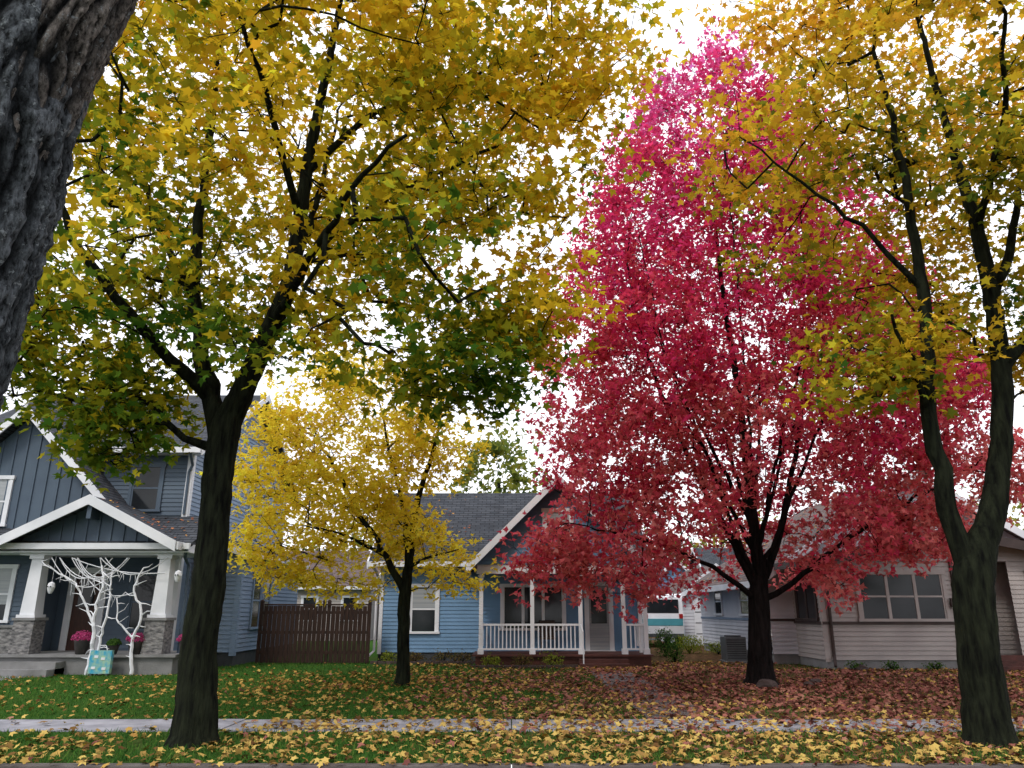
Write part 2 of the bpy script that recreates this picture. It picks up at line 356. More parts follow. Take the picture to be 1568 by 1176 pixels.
st_r=[(.045,.11,.016),(.14,.20,.024),(.38,.34,.025),(.60,.43,.03),(.74,.47,.038),(.78,.42,.04)]
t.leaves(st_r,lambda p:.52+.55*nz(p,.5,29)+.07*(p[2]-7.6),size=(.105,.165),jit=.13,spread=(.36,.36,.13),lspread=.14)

# --- red maple
YR=18.
t=Tree('red_maple_tree','barkred')
t.limb([(5.58,YR,-.05,.46),(5.58,YR,.15,.32),(5.6,YR,.5,.27),(5.65,YR,1.2,.245),(5.7,YR,1.9,.23),(5.75,YR,2.6,.15),(5.7,YR,4.4,.11),(5.65,YR,6.9,.08),(5.45,YR,10.4,.05),(5.55,YR,14.4,.02),(5.8,YR,16.8,.01)],False,zmin=2.4)
t.limb(L4([(5.7,YR,2.0),(5.2,YR-.1,3.1),(4.6,YR-.1,4.4),(3.6,YR-.3,6.9),(3.0,YR-.4,9.6),(3.2,YR-.3,12)],.105,.01),zmin=2.4)
t.limb(L4([(5.7,YR,2.1),(6.2,YR,3.0),(6.7,YR+.1,4.4),(7.3,YR+.1,6.9),(7.8,YR,10.4),(7.6,YR,13.2)],.105,.01),zmin=2.4)
t.limb(L4([(5.68,YR,1.8),(5.0,YR-.3,2.25),(4.1,YR-.5,2.8),(2.7,YR-.7,3.2),(1.2,YR-.9,3.5)],.075,.01),zmin=2.2)
t.limb(L4([(5.7,YR,1.8),(6.4,YR,2.15),(7.7,YR-.1,3.1),(9.4,YR-.1,4.1),(11.2,YR,5.0),(12.2,YR,5.8)],.08,.01),zmin=2.2)
for a in range(9):
    q=a*2*math.pi/9+.3; r=1.0+.5*random.random(); R=2.6+1.2*random.random(); z0=2.0+1.6*random.random()
    zt=9+4.5*random.random()
    t.limb(L4([(5.7,YR,z0),(5.7+r*.45*math.cos(q),YR+r*.4*math.sin(q),z0+1.2),(5.7+r*math.cos(q),YR+r*math.sin(q),z0+2.8),(5.7+R*.8*math.cos(q),YR+R*.75*math.sin(q),z0+5.2),(5.7+R*math.cos(q),YR+R*.9*math.sin(q),zt+.6)],.06,.009),zmin=2.4)
T=sample_profile([(1.9,1.4,8.2,2.0),(3,.7,10.2,2.9),(4,1.0,10.8,3.2),(5.2,.3,11.2,3.5),(8,.7,11.2,3.4),(10.5,1.5,10.3,3.1),(13,2.4,9.0,2.6),(14.8,3.2,8.2,2.0),(16.4,4.3,7.2,1.2),(17.7,5.6,6.4,.35)],2000,YR,.45,.95,-.15,41)
T=[p for p in T if not(p[2]<4.0 and 4.4<p[0]<7.0 and p[1]<YR+1)]
T+=lobe((11.2,YR,7.3),(1.3,1,1.2),50)+lobe((.9,17.2,2.8),(1.0,.7,.55),34)+lobe((9.6,17.8,3.5),(1.4,.8,.7),45)+lobe((12.2,18.2,4.9),(1.3,.8,1.0),50)
t.grow(T,up=.1,below=1.0); t.finish(.004,.42)
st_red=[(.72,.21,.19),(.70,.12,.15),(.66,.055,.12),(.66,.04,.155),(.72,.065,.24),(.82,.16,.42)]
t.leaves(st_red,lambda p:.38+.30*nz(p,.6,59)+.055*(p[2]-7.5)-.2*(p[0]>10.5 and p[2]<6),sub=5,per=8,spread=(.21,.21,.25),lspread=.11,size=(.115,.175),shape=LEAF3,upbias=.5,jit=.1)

# --- small yellow tree
t=Tree('young_yellow_tree','bark')
t.limb([(-2.44,YR,-.05,.23),(-2.44,YR,.12,.17),(-2.45,YR,.6,.145),(-2.47,YR,1.3,.135),(-2.47,YR,2.0,.13),(-2.4,YR,2.8,.095),(-2.24,YR,4.2,.07),(-1.9,YR,5.4,.045),(-1.7,YR,6.6,.02)],False,zmin=1.9)
t.limb(L4([(-2.47,YR,1.95),(-2.95,YR,2.8),(-3.65,YR,3.9),(-4.4,YR-.1,5.1),(-5,YR-.1,6.1)],.09,.015),zmin=1.9)
t.limb(L4([(-2.42,YR,2.6),(-2.6,YR+.2,3.8),(-3.0,YR+.3,5.2),(-3.4,YR+.3,6.8)],.075,.015),zmin=1.9)
t.limb(L4([(-2.95,YR,2.8),(-3.7,YR-.5,3.2),(-4.7,YR-.8,3.5)],.05,.012),zmin=1.9)
t.limb(L4([(-2.3,YR,2.5),(-1.8,YR-.6,2.8),(-1.2,YR-.9,2.9)],.045,.012),zmin=1.9)
T=sample_profile([(1.9,-4.6,-.9,1.2),(2.6,-6.1,-.7,1.9),(3.2,-6.4,-1.2,2.1),(3.7,-6.6,-1.9,2.2),(4.5,-6.7,-1.7,2.3),(5.4,-6.7,-.9,2.2),(6.5,-6.1,-1.2,1.8),(7.5,-4.8,-1.8,1.0)],520,YR,.45,.9,-.06,71)
T=[p for p in T if not(p[2]<3.0 and -3.1<p[0]<-1.9 and p[1]<YR+.5)]
t.grow(T,up=.2); t.finish(.0045,.43)
t.leaves([(.74,.60,.05),(.86,.67,.055),(.86,.66,.06),(.86,.58,.06)],lambda p:.5+.4*nz(p,.7,91),sub=5,per=7,spread=(.27,.27,.12),size=(.105,.165),lspread=.11,shape=LEAF3,jit=.15,valj=.10)

# ------------------------------------------------------------------ old foreground tree (close bark)
def old_bark():
    m,nt,out=new_mat('old_rough_bark'); L=nt.links.new
    g=N(nt,'ShaderNodeNewGeometry'); mp=N(nt,'ShaderNodeMapping'); mp.inputs['Scale'].default_value=(1,1,.4)
    L(g.outputs['Position'],mp.inputs['Vector'])
    n=N(nt,'ShaderNodeTexNoise'); n.inputs['Scale'].default_value=55; n.inputs['Detail'].default_value=8; n.inputs['Roughness'].default_value=.7; L(mp.outputs[0],n.inputs['Vector'])
    a=N(nt,'ShaderNodeAttribute',attribute_name='col')
    n2=N(nt,'ShaderNodeTexNoise'); n2.inputs['Scale'].default_value=26; n2.inputs['Detail'].default_value=9; n2.inputs['Roughness'].default_value=.75; L(g.outputs['Position'],n2.inputs['Vector'])
    cr=N(nt,'ShaderNodeValToRGB'); cr.color_ramp.elements[0].position=.57; cr.color_ramp.elements[1].position=.62
    L(n2.outputs['Fac'],cr.inputs[0])
    mu=N(nt,'ShaderNodeMix',data_type='RGBA',blend_type='MULTIPLY'); mu.inputs[0].default_value=1
    rr=N(nt,'ShaderNodeMapRange'); rr.inputs[1].default_value=.38; rr.inputs[2].default_value=.64; rr.inputs[3].default_value=.15; rr.inputs[4].default_value=1.9
    L(n.outputs['Fac'],rr.inputs[0]); L(a.outputs['Color'],mu.inputs[6]); L(rr.outputs[0],mu.inputs[7])
    mx=N(nt,'ShaderNodeMix',data_type='RGBA'); mx.inputs[7].default_value=(.27,.30,.32,1)
    sa=N(nt,'ShaderNodeSeparateColor'); L(a.outputs['Color'],sa.inputs[0])
    pl=N(nt,'ShaderNodeMapRange'); pl.inputs[1].default_value=.02; pl.inputs[2].default_value=.06; L(sa.outputs[0],pl.inputs[0])
    sc=N(nt,'ShaderNodeMath',operation='MULTIPLY'); L(cr.outputs[0],sc.inputs[0]); L(pl.outputs[0],sc.inputs[1])
    sc2=N(nt,'ShaderNodeMath',operation='MULTIPLY'); sc2.inputs[1].default_value=.75; L(sc.outputs[0],sc2.inputs[0])
    L(sc2.outputs[0],mx.inputs[0]); L(mu.outputs[2],mx.inputs[6])
    b=N(nt,'ShaderNodeBsdfPrincipled'); b.inputs['Roughness'].default_value=.95; b.inputs['Specular IOR Level'].default_value=.1
    bp=N(nt,'ShaderNodeBump'); bp.inputs['Strength'].default_value=1; bp.inputs['Distance'].default_value=.02
    L(n.outputs['Fac'],bp.inputs['Height']); L(bp.outputs[0],b.inputs['Normal']); L(mx.outputs[2],b.inputs['Base Color']); L(b.outputs[0],out.inputs[0]); return m
M['oldbark']=old_bark()
root=empty('old_street_tree')
def bark_tube(name,P4,nrad,seed,parent,tint=(.082,.092,.104)):
    P=[p[:3] for p in P4]; pts=catmull(P,.018); acc=np.r_[0,np.cumsum(np.linalg.norm(np.diff(pts,axis=0),axis=1))]
    key=[acc[np.linalg.norm(pts-np.array(p),axis=1).argmin()] for p in P]; rr=np.interp(acc,key,[p[3] for p in P4])
    V=[];C=[];n=nrad
    for i,p in enumerate(pts):
        for j in range(n):
            q=2*math.pi*j/n; cx,sy=math.cos(q),math.sin(q)
            X,Yy,Z=cx*.36,sy*.36,acc[i]+seed
            wob=noise.noise(Vector((X*4,Yy*4,Z*2.0)))*.08
            nn=noise.noise(Vector(((X+wob)*15,(Yy+wob)*15,Z*2.0)))
            n3=noise.noise(Vector((X*34,Yy*34,Z*17)))
            ridge=min(1,abs(nn)*3.6)
            cut=min(1,abs(noise.noise(Vector((X*8,Yy*8,Z*13))))*6)
            h=(.72*ridge+.28*cut*ridge)+n3*.25
            r=rr[i]+(h-.7)*.048*min(1,rr[i]/.25)+noise.noise(Vector((cx*1.5,sy*1.5,Z*.8)))*.03
            V.append((p[0]+cx*r,p[1]+sy*r,p[2]))
            k=min(1,max(0,h))**1.5; C.append(np.array((.005,.006,.007))*(1-k)+np.array(tint)*k)
    f=[]
    for i in range(len(pts)-1):
        for j in range(n):
            f.append((i*n+j,i*n+(j+1)%n,(i+1)*n+(j+1)%n,(i+1)*n+j))
    me=bpy.data.meshes.new(name); me.from_pydata(V,[],f)
    a=me.color_attributes.new('col','FLOAT_COLOR','POINT'); a.data.foreach_set('color',np.c_[np.array(C),np.ones(len(C))].astype(np.float32).ravel())
    me.polygons.foreach_set('use_smooth',[True]*len(f)); me.materials.append(M['oldbark']); me.update()
    link(bpy.data.objects.new(name,me),parent)
bark_tube('trunk',[(-2.42,2.6,-.1,.52),(-2.40,2.6,.3,.42),(-2.35,2.6,1.3,.37),(-2.28,2.6,2.3,.355),(-2.21,2.6,3.0,.35),(-2.17,2.6,3.8,.345),(-2.2,2.6,4.6,.33),(-2.35,2.6,6,.27)],180,5,root)
bark_tube('limb',[(-2.12,2.6,3.0,.18),(-2.02,2.6,3.6,.22),(-1.85,2.62,4.3,.21),(-1.45,2.7,5.6,.17)],110,33,root,(.14,.125,.115))

# ------------------------------------------------------------------ ground
def ground_mat():
    m,nt,out=new_mat('lawn'); L=nt.links.new
    g=N(nt,'ShaderNodeNewGeometry')
    n1=N(nt,'ShaderNodeTexNoise'); n1.inputs['Scale'].default_value=.35; n1.inputs['Detail'].default_value=4; L(g.outputs['Position'],n1.inputs['Vector'])
    n2=N(nt,'ShaderNodeTexNoise'); n2.inputs['Scale'].default_value=14; n2.inputs['Detail'].default_value=5; L(g.outputs['Position'],n2.inputs['Vector'])
    c1=N(nt,'ShaderNodeMix',data_type='RGBA'); c1.inputs[6].default_value=(.018,.05,.011,1); c1.inputs[7].default_value=(.055,.12,.026,1); L(n2.outputs['Fac'],c1.inputs[0])
    s=N(nt,'ShaderNodeSeparateXYZ'); L(g.outputs['Position'],s.inputs[0])
    mr=N(nt,'ShaderNodeMapRange'); mr.inputs[1].default_value=-2; mr.inputs[2].default_value=5; L(s.outputs[0],mr.inputs[0])
    ad=N(nt,'ShaderNodeMath',operation='MULTIPLY_ADD'); ad.inputs[1].default_value=1.2; ad.inputs[2].default_value=-.6; L(n1.outputs['Fac'],ad.inputs[0])
    a2=N(nt,'ShaderNodeMath',operation='ADD',use_clamp=True); L(mr.outputs[0],a2.inputs[0]); L(ad.outputs[0],a2.inputs[1])
    a3=N(nt,'ShaderNodeMath',operation='MULTIPLY'); a3.inputs[1].default_value=.8; L(a2.outputs[0],a3.inputs[0])
    v=N(nt,'ShaderNodeTexVoronoi'); v.inputs['Scale'].default_value=11; L(g.outputs['Position'],v.inputs['Vector'])
    cr=N(nt,'ShaderNodeValToRGB'); e=cr.color_ramp.elements; e[0].color=(.05,.022,.018,1); e[1].color=(.21,.105,.06,1); e.new(.5).color=(.12,.052,.038,1)
    sx=N(nt,'ShaderNodeSeparateColor'); L(v.outputs['Color'],sx.inputs[0]); L(sx.outputs[0],cr.inputs[0])
    mx=N(nt,'ShaderNodeMix',data_type='RGBA'); L(a3.outputs[0],mx.inputs[0]); L(c1.outputs[2],mx.inputs[6]); L(cr.outputs[0],mx.inputs[7])
    b=N(nt,'ShaderNodeBsdfDiffuse')
    bp=N(nt,'ShaderNodeBump'); bp.inputs['Strength'].default_value=.8; bp.inputs['Distance'].default_value=.03; L(n2.outputs['Fac'],bp.inputs['Height']); L(bp.outputs[0],b.inputs['Normal'])
    L(mx.outputs[2],b.inputs['Color']); L(b.outputs[0],out.inputs[0]); return m
M['lawn']=ground_mat()
M['asphalt']=mat('asphalt',(.05,.05,.053),(.035,.036,.038),.85,6,.4,60)
M['walk']=mat('sidewalk_concrete',(.36,.36,.41),(.19,.19,.22),.85,2.2,.2,40)
M['pathc']=mat('path_concrete',(.17,.15,.15),(.08,.065,.06),.9,2.5,.2,40)
M['mulch']=mat('mulch',(.05,.03,.022),(.025,.016,.012),1,9,.8,30)
CY=9.0
mb=MB(); mb.poly([(-600,CY,0),(600,CY,0),(600,900,0),(-600,900,0)],'lawn'); mb.poly([(-600,-60,0),(600,-60,0),(600,3.3,0),(-600,3.3,0)],'lawn')
mb.poly([(-600,3.3,-.12),(600,3.3,-.12),(600,CY,-.12),(-600,CY,-.12)],'lawn'); mb.obj('ground')
mb=MB(); mb.poly([(-200,3.45,-.116),(200,3.45,-.116),(200,CY-.16,-.116),(-200,CY-.16,-.116)],'asphalt'); mb.obj('street')
mb=MB()
for i in range(-20,20):
    mb.box(i*3,i*3+2.99,CY-.16,CY+.02,-.118,.012,'pathc'); mb.box(i*3,i*3+2.99,3.28,3.45,-.118,.012,'pathc')
mb.obj('curb')
mb=MB()
for i in range(-30,30): mb.box(i*1.35,i*1.35+1.335,11.3,12.45,-.05,.012+.004*(i%3),'walk')
mb.obj('sidewalk')
mb=MB()
for i in range(8): mb.box(2.1,3.2,12.53+i*1.3,12.53+i*1.3+1.285,-.05,.010,'pathc')
for i in range(6): mb.box(-13.4,-12.2,12.53+i*1.3,12.53+i*1.3+1.285,-.05,.010,'walk')
mb.obj('garden_path')
# fallen leaves
def dens(x,y):
    d=.11+.62/(1+math.exp(-(x+.8)*.6))
    rm=math.hypot(x-6,y-17.5); d=max(d,1.1-max(0,rm-4)*.13)
    ym=math.hypot(x+2.4,y-17.5); d=max(d,.55-max(0,ym-1.5)*.12)
    d*=.7+.8*noise.noise(Vector((x*.6,y*.6,3)))
    if y<11.2: d=max(d,.30+.45*noise.noise(Vector((x*.8,y*.8,8)))+.16*(x>-1))
    if 11.25<y<12.5: d=d*.55 if x<-3.6 else max(d*.8,.40+.5*noise.noise(Vector((x*.9,y*.9,5))))
    if x>7.2 and y>22.5: d*=.15
    if y>22 and x<-4: d*=.15
    return d
P=[]
while len(P)<37000:
    x=random.uniform(-17,17); y=8.5+ (random.random()**1.25)*17.3
    if y<CY-.16 : zz=-.1
    elif y<CY+.02: zz=.025
    else: zz=.025
    if random.random()<dens(x,y)*.9 and not(-1.2<x<4.3 and y>23.6) and not (x>8.8 and y>22.6) and not(x<-8.6 and y>20.6):
        P.append((x,y,zz+random.random()*.035))
P=np.array(P); n=len(P)
nr=RNG.normal(size=(n,3))*.36; nr[:,2]+=1
dr=np.hypot(P[:,0]-6.5,(P[:,1]-18)*1.1); redness=(RNG.random(n)<np.clip(1.45-dr/7.5,0.04,.93))*1.
c1=ramp([(.10,.05,.022),(.26,.15,.05),(.46,.31,.09),(.60,.44,.13),(.38,.20,.055)],RNG.random(n))
c2=ramp([(.08,.032,.028),(.20,.072,.06),(.30,.11,.088),(.36,.18,.125)],RNG.random(n))
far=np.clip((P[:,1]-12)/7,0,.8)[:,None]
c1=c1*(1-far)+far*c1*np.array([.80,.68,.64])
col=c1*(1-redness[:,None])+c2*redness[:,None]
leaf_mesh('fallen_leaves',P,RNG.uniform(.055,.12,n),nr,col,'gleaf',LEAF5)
# leaves lying on the roofs
C=[];NR=[]
def onroof(n,x0,x1,y0,y1,zf,nr,up=.02):
    for _ in range(n):
        x=random.uniform(x0,x1); y=random.uniform(y0,y1); C.append((x,y,zf(x,y)+up)); NR.append(nr)
onroof(420,7.7,13.1,24.5,33,lambda x,y:2.5+(x-7.65)*.6306,(-.5,0,1)); onroof(260,8.4,12.8,22.3,25.1,lambda x,y:3.02+(x-8.35)*.193,(-.2,0,1))
onroof(160,12.9,17.5,22.3,25.1,lambda x,y:3.9-(x-12.9)*.187,(.2,0,1)); onroof(110,-4.7,-1.4,25.5,29.9,lambda x,y:3.15+(y-25.5)*.6556,(0,-.5,1))
onroof(90,-13.9,-8.8,20.9,22.9,lambda x,y:max(3.35+(y-20.85)*.465,4.62-abs(x+11.5)*.5),(0,-.3,1),.03)
C=np.array(C);NR=np.array(NR)+RNG.normal(size=(len(C),3))*.25
cc_=ramp([(.14,.05,.03),(.36,.14,.08),(.5,.3,.07)],RNG.random(len(C)))
leaf_mesh('roof_leaves',C,RNG.uniform(.06,.11,len(C)),NR,cc_,'gleaf',LEAF5)
# grass blades
n=130000
X=RNG.uniform(-17,16,n); Yg=CY+.03+RNG.random(n)**1.3*16.7
keep=~((Yg>11.27)&(Yg<12.48))&~((X<-8.6)&(Yg>20.8))&~((X>2.05)&(X<3.25)&(Yg>12.5)&(Yg<23))
keep&=(RNG.random(n)<np.where((X>2.5)&(Yg>12.5),.35,1))
X=X[keep];Yg=Yg[keep];n=len(X); h=RNG.uniform(.035,.085,n); w=RNG.uniform(.006,.012,n); a=RNG.uniform(0,math.pi,n)
B=np.c_[X,Yg,np.zeros(n)]; dx=np.c_[np.cos(a)*w,np.sin(a)*w,np.zeros(n)]; tip=B+np.c_[RNG.normal(size=n)*.03,RNG.normal(size=n)*.03,h]
V=np.stack([B-dx,B+dx,tip],1).reshape(-1,3)
gc=ramp([(.026,.085,.018),(.055,.155,.028),(.125,.20,.038)],RNG.random(n))
poly_mesh('grass',V,3,np.repeat(gc,3,axis=0),'grass')

# ------------------------------------------------------------------ LEFT HOUSE (craftsman)
H=empty('craftsman_house')
w=MB(); fr=F('front',23.); rt=F('right',-9.9)
w.box(-18,-9.92,23.03,32.97,0,.42,'dark')
siding(w,fr,-18,-9.9,.42,3.6,'slate'); siding(w,fr,-12.6,-9.9,3.6,6.4,'slate')
def gp(z):
    if z<=6.4: return (23.,33.)
    k=min(1,(z-6.4)/3.05); return (23+5*k,33-5*k)
siding(w,rt,23,33,.42,9.4,'bluegrey',prof=gp)
fbox(w,fr,-10.03,-9.86,-.02,.045,.3,6.35,'white'); fbox(w,rt,23.0,23.14,.0,.045,.3,6.35,'white')
f2=F('front',22.)
battens(w,f2,-17,-11.9,3.7,7.3,'slate',.36,prof=lambda u:7.28-abs(u+14.4)*1.0)
siding(w,f2,-18,-13.45,.42,3.7,'slate'); fbox(w,f2,-17,-11.9,0,.05,3.55,3.75,'slate')
w.poly([(-11.9,22,3.6),(-11.9,23,3.6),(-11.9,23,4.8),(-11.9,22,4.8)],'slate')
w.box(-13.45,-13.35,22,23.0,.42,3.7,'slate')
fb=F('front',24.); rb=F('right',-8.4)
w.box(-9.9,-8.42,24.03,30.5,0,.4,'dark')
siding(w,fb,-9.9,-8.4,.4,3.3,'bluegrey'); siding(w,rb,24,30.5,.4,3.35,'bluegrey')
fbox(w,rb,24,24.12,0,.045,.3,3.2,'bluegrey'); fbox(w,fb,-8.52,-8.36,0,.045,.3,3.2,'bluegrey')
w.obj('walls',H)
r=MB()
gableroof_x(r,22.45,33.55,28.,6.35,9.6,-18,-9.45,'roofx')
r.poly([(-18,22.5,6.22),(-9.5,22.5,6.22),(-9.5,23,6.22),(-18,23,6.22)],'white')
gableroof_y(r,-17.5,-11.35,-14.4,4.35,7.45,21.55,27,'roofy')
r.slab([(-18,20.85,3.35),(-8.75,20.85,3.35),(-8.75,23,4.35),(-18,23,4.35)],.1,'roofx'); r.box(-18,-8.75,20.75,20.847,3.2,3.36,'white')
r.box(-18,-8.8,20.9,22.99,3.12,3.16,'white')
gableroof_y(r,-14.0,-9.0,-11.5,3.37,4.62,20.5,22.9,'roofy')
r.slab([(-9.9,23.8,4.0),(-8.15,23.8,3.35),(-8.15,30.8,3.35),(-9.9,30.8,4.0)],.1,'roofy'); r.box(-8.147,-8.08,23.8,30.8,3.2,3.36,'white')
r.hexa([(-9.9,23.75,3.78),(-8.15,23.75,3.13),(-8.15,23.797,3.13),(-9.9,23.797,3.78),(-9.9,23.75,4.02),(-8.15,23.75,3.37),(-8.15,23.797,3.37),(-9.9,23.797,4.02)],'white')
r.obj('roof',H)
p=MB()
p.box(-13.6,-8.9,20.95,22.97,0,.43,'concrete'); p.box(-13.75,-8.8,20.85,22.95,.432,.5,'concrete')
for i,(y,z) in enumerate(((20.5,.33),(20.15,.17))): p.box(-13.55,-11.7,y,20.94-.001*i,0-.0,z-.0005*i,'concrete')
for x in (-13.0,-9.5):
    p.box(x-.27,x+.27,20.97,21.51,.502,1.35,'stone'); p.box(x-.31,x+.31,20.93,21.55,1.352,1.42,'concrete')
    p.taper(x,21.24,1.422,2.96,.2,.15,'white'); p.box(x-.2,x+.2,21.04,21.44,2.962,3.06,'white')
    p.box(x-.25,x+.25,20.99,21.49,1.422,1.5,'white')
p.box(-13.5,-9.0,21.06,21.4,3.062,3.11,'white'); p.box(-13.5,-9.0,21.02,21.36,3.112,3.34,'white')
fg=F('front',21.05)
battens(p,fg,-13.5,-9.5+.5,3.345,4.5,'slate',.33,prof=lambda u:4.5-abs(u+11.5)*.5)
p.box(-11.56,-11.44,20.55,21.0,4.0,4.42,'slate')
fbox(p,f2,-18,-13.5,.01,.1,.0,1.15,'stone'); fbox(p,f2,-18,-13.5,.01,.14,1.152,1.22,'concrete')
p.obj('porch',H)
d=MB()
window(d,fr,-12.95,-12.1,.5,2.65,'white',1,1,'door',.14)
fbox(d,fr,-12.75,-12.3,.03,.045,1.7,2.5,'glass')
window(d,fr,-11.2,-10.4,1.1,2.6,'slate',1,2)
window(d,fr,-11.65,-10.8,4.55,5.85,'slate',1,2)
window(d,f2,-15.6,-14.75,4.0,5.3,'white',1,2,blind=.8)
window(d,f2,-15.3,-14.15,1.35,2.75,'white',1,2,blind=.7)
window(d,rb,25.2,25.95,1.1,2.75,'bluegrey',1,2); window(d,rb,26.2,26.95,1.1,2.75,'bluegrey',1,2)
window(d,rt,25.3,26.1,4.5,5.8,'bluegrey',1,2); window(d,rt,28.4,29.2,4.5,5.8,'bluegrey',1,2)
d.tube([(-9.75,22.4,6.2),(-9.85,22.9,5.9),(-9.95,22.93,5.7),(-9.95,22.93,4.4)],.045,'slate',6)
d.tube([(-8.85,20.85,3.25),(-9.05,21.3,3.0),(-9.05,21.6,2.8),(-9.05,21.6,.5)],.045,'slate',6)
d.box(-9.5,-9.1,23.8,23.99,2.55,2.95,'metal')
d.tube([(-8.35,28.1,1.),(-8.3,28.1,.9),(-8.3,28.1,.3)],.02,'white',6)
d.obj('windows_and_doors',H)

# ------------------------------------------------------------------ BLUE HOUSE
H=empty('blue_cottage_house')
w=MB(); fr=F('front',26.); lf=F('left',-4.4); rt=F('right',4.3)
w.box(-4.38,4.28,26.02,34,0,.3,'dark')
siding(w,fr,-4.4,4.3,.3,3.15,'blue',.12)
def gp2(z):
    if z<=3.1: return (26.,34.)
    k=min(1,(z-3.1)/2.85); return (26+4*k,34-4*k)
siding(w,lf,26,34,.3,5.9,'blue',.12,prof=gp2); siding(w,rt,26,34,.3,5.9,'blue',.12,prof=gp2)
for u in (-4.4,4.18): fbox(w,fr,u,u+.12,0,.045,.25,3.05,'white')
fg=F('front',24.)
siding(w,fg,-1.1,4.1,2.98,5.5,'blue',.12,prof=lambda z:(1.45-(5.56-z)*1.0,1.45+(5.56-z)*1.0))
w.poly([(-1.1,24,2.98),(4.1,24,2.98),(4.1,26,2.98),(-1.1,26,2.98)],'white')
w.obj('walls',H)
r=MB()
gableroof_x(r,25.5,34.5,30.,3.15,6.1,-4.75,4.65,'roofx')
gableroof_y(r,-1.35,4.25,1.45,2.95,5.72,23.55,29.4,'roofy')
r.tube([(-4.6,25.42,3.02),(-4.5,25.8,2.8),(-4.5,25.93,2.7),(-4.5,25.93,.35),(-4.7,25.6,.12)],.045,'white',6)
r.obj('roof',H)
p=MB()
p.box(-1.1,4.2,24.05,25.97,0,.28,'redwood'); p.box(-1.2,4.25,23.95,25.95,.282,.34,'redwood')
p.box(2.0,3.45,23.6,23.947,0,.22,'redwood'); p.box(2.0,3.45,23.28,23.598,0,.11,'redwood')
cols=[-.95,.62,2.1,3.42,4.08]
for x in cols:
    p.box(x-.06,x+.06,24.04,24.16,.342,2.7,'white'); p.box(x-.09,x+.09,24.01,24.19,2.6,2.66,'white'); p.box(x-.09,x+.09,24.01,24.19,.3425,.5,'white')
p.box(4.02,4.14,25.0,25.12,.342,2.7,'white')
p.box(-1.1,4.2,24.0,24.2,2.7,2.96,'white')
def rail(x0,x1,y):
    p.box(x0,x1,y-.035,y+.035,1.16,1.22,'white'); p.box(x0,x1,y-.03,y+.03,.46,.51,'white')
    k=int((x1-x0)/.12)
    for i in range(1,k):
        x=x0+(x1-x0)*i/k; p.box(x-.018,x+.018,y-.018,y+.018,.51,1.16,'white')
for a,b in ((cols[0],cols[1]),(cols[1],cols[2]),(cols[3],cols[4])): rail(a+.06,b-.06,24.1)
for y in np.arange(24.3,25.9,.14): p.box(4.06,4.1,y-.018,y+.018,.51,1.16,'white'); p.box(-.97,-.93,y-.018,y+.018,.51,1.16,'white')
for x in (-.95,4.08): p.box(x-.035,x+.035,24.17,25.95,1.16,1.22,'white')
p.tube([(2.1,23.35,1.0),(2.1,24.0,1.2)],.02,'white',6); p.tube([(2.1,23.4,0),(2.1,23.4,1.0)],.02,'white',6)
p.obj('porch',H)
d=MB()
window(d,fr,-3.35,-2.5,.95,2.35,'white',1,2,blind=.5)
window(d,fr,-.3,1.7,1.05,2.35,'white',3,1)
window(d,fr,2.5,3.25,.36,2.4,'white',1,1,'blind',.1); fbox(d,fr,2.62,3.13,.04,.05,1.2,2.25,'glass')
window(d,fg,1.05,1.85,3.7,4.6,'white',1,2,blind=.4)
d.obj('windows_and_doors',H)
c=MB(); c.box(.9,1.4,25.2,25.7,.72,.77,'brown'); c.box(.9,1.4,25.66,25.7,.77,1.3,'brown')
for x in (.92,1.35):
    for y in (25.22,25.65): c.box(x,x+.04,y,y+.04,.342,.719,'brown')
c.box(.88,.92,25.2,25.6,.95,1.0,'brown'); c.box(1.38,1.42,25.2,25.6,.95,1.0,'brown'); c.obj('porch_chair')

# ------------------------------------------------------------------ RIGHT HOUSE (bungalow)
H=empty('bungalow_house')
w=MB(); fr=F('front',25.); lf=F('left',8.2)
w.box(8.22,18.4,25.03,34,0,.3,'concrete')
def gpf(z):
    if z<2.75: return (8.2,18.4)
    k=(z-2.75)/3.15; return (8.2+5.0*k,18.4-5.2*k)
siding(w,fr,8.2,18.4,.3,5.8,'paleside',.13,prof=gpf); siding(w,lf,25,34,.3,2.8,'paleside',.13)
fbox(w,lf,25,34,.0,.04,1.28,1.36,'bluegrey'); fbox(w,fr,8.2,9.0,.0,.04,1.28,1.36,'brown')
f2=F('front',22.8); l2=F('left',9.)
w.box(9.02,17.3,22.83,24.97,0,.25,'concrete')
siding(w,f2,9.,13.0,.25,3.0,'cream',.13); siding(w,l2,22.8,25,.25,3.0,'cream',.13)
fbox(w,f2,8.97,13.03,.0,.06,1.22,1.3,'brown'); fbox(w,l2,22.8,25,.0,.06,1.22,1.3,'brown')
fbox(w,f2,8.95,9.1,0,.045,.2,3.0,'cream'); fbox(w,f2,12.9,13.03,0,.07,.2,3.0,'brown')
f3=F('front',23.6)
siding(w,f3,13.0,17.3,.25,3.0,'cream'); siding(w,f2,14.6,17.3,.25,3.0,'cream')
w.poly([(9,22.82,3.0),(17.3,22.82,3.0),(17.3,25,3.0),(9,25,3.0)],'cream')
siding(w,f2,9,17.3,3.0,3.68,'cream',.13,prof=lambda z:(12.9-(3.75-z)*5.2,12.9+(3.75-z)*5.9))
w.obj('walls',H)
r=MB()
gableroof_y(r,7.65,19.0,13.2,2.5,6.0,24.5,34.5,'roofbr',trim='white')
gableroof_y(r,8.35,17.6,12.9,3.02,3.9,22.3,25.2,'roofbr',trim='brown')
r.tube([(9.2,22.4,2.9),(9.2,22.7,2.7),(9.2,22.75,.4),(9.1,22.5,.1)],.045,'brown',6)
r.box(15.2,15.8,28,28.6,4,6.9,'redwood')
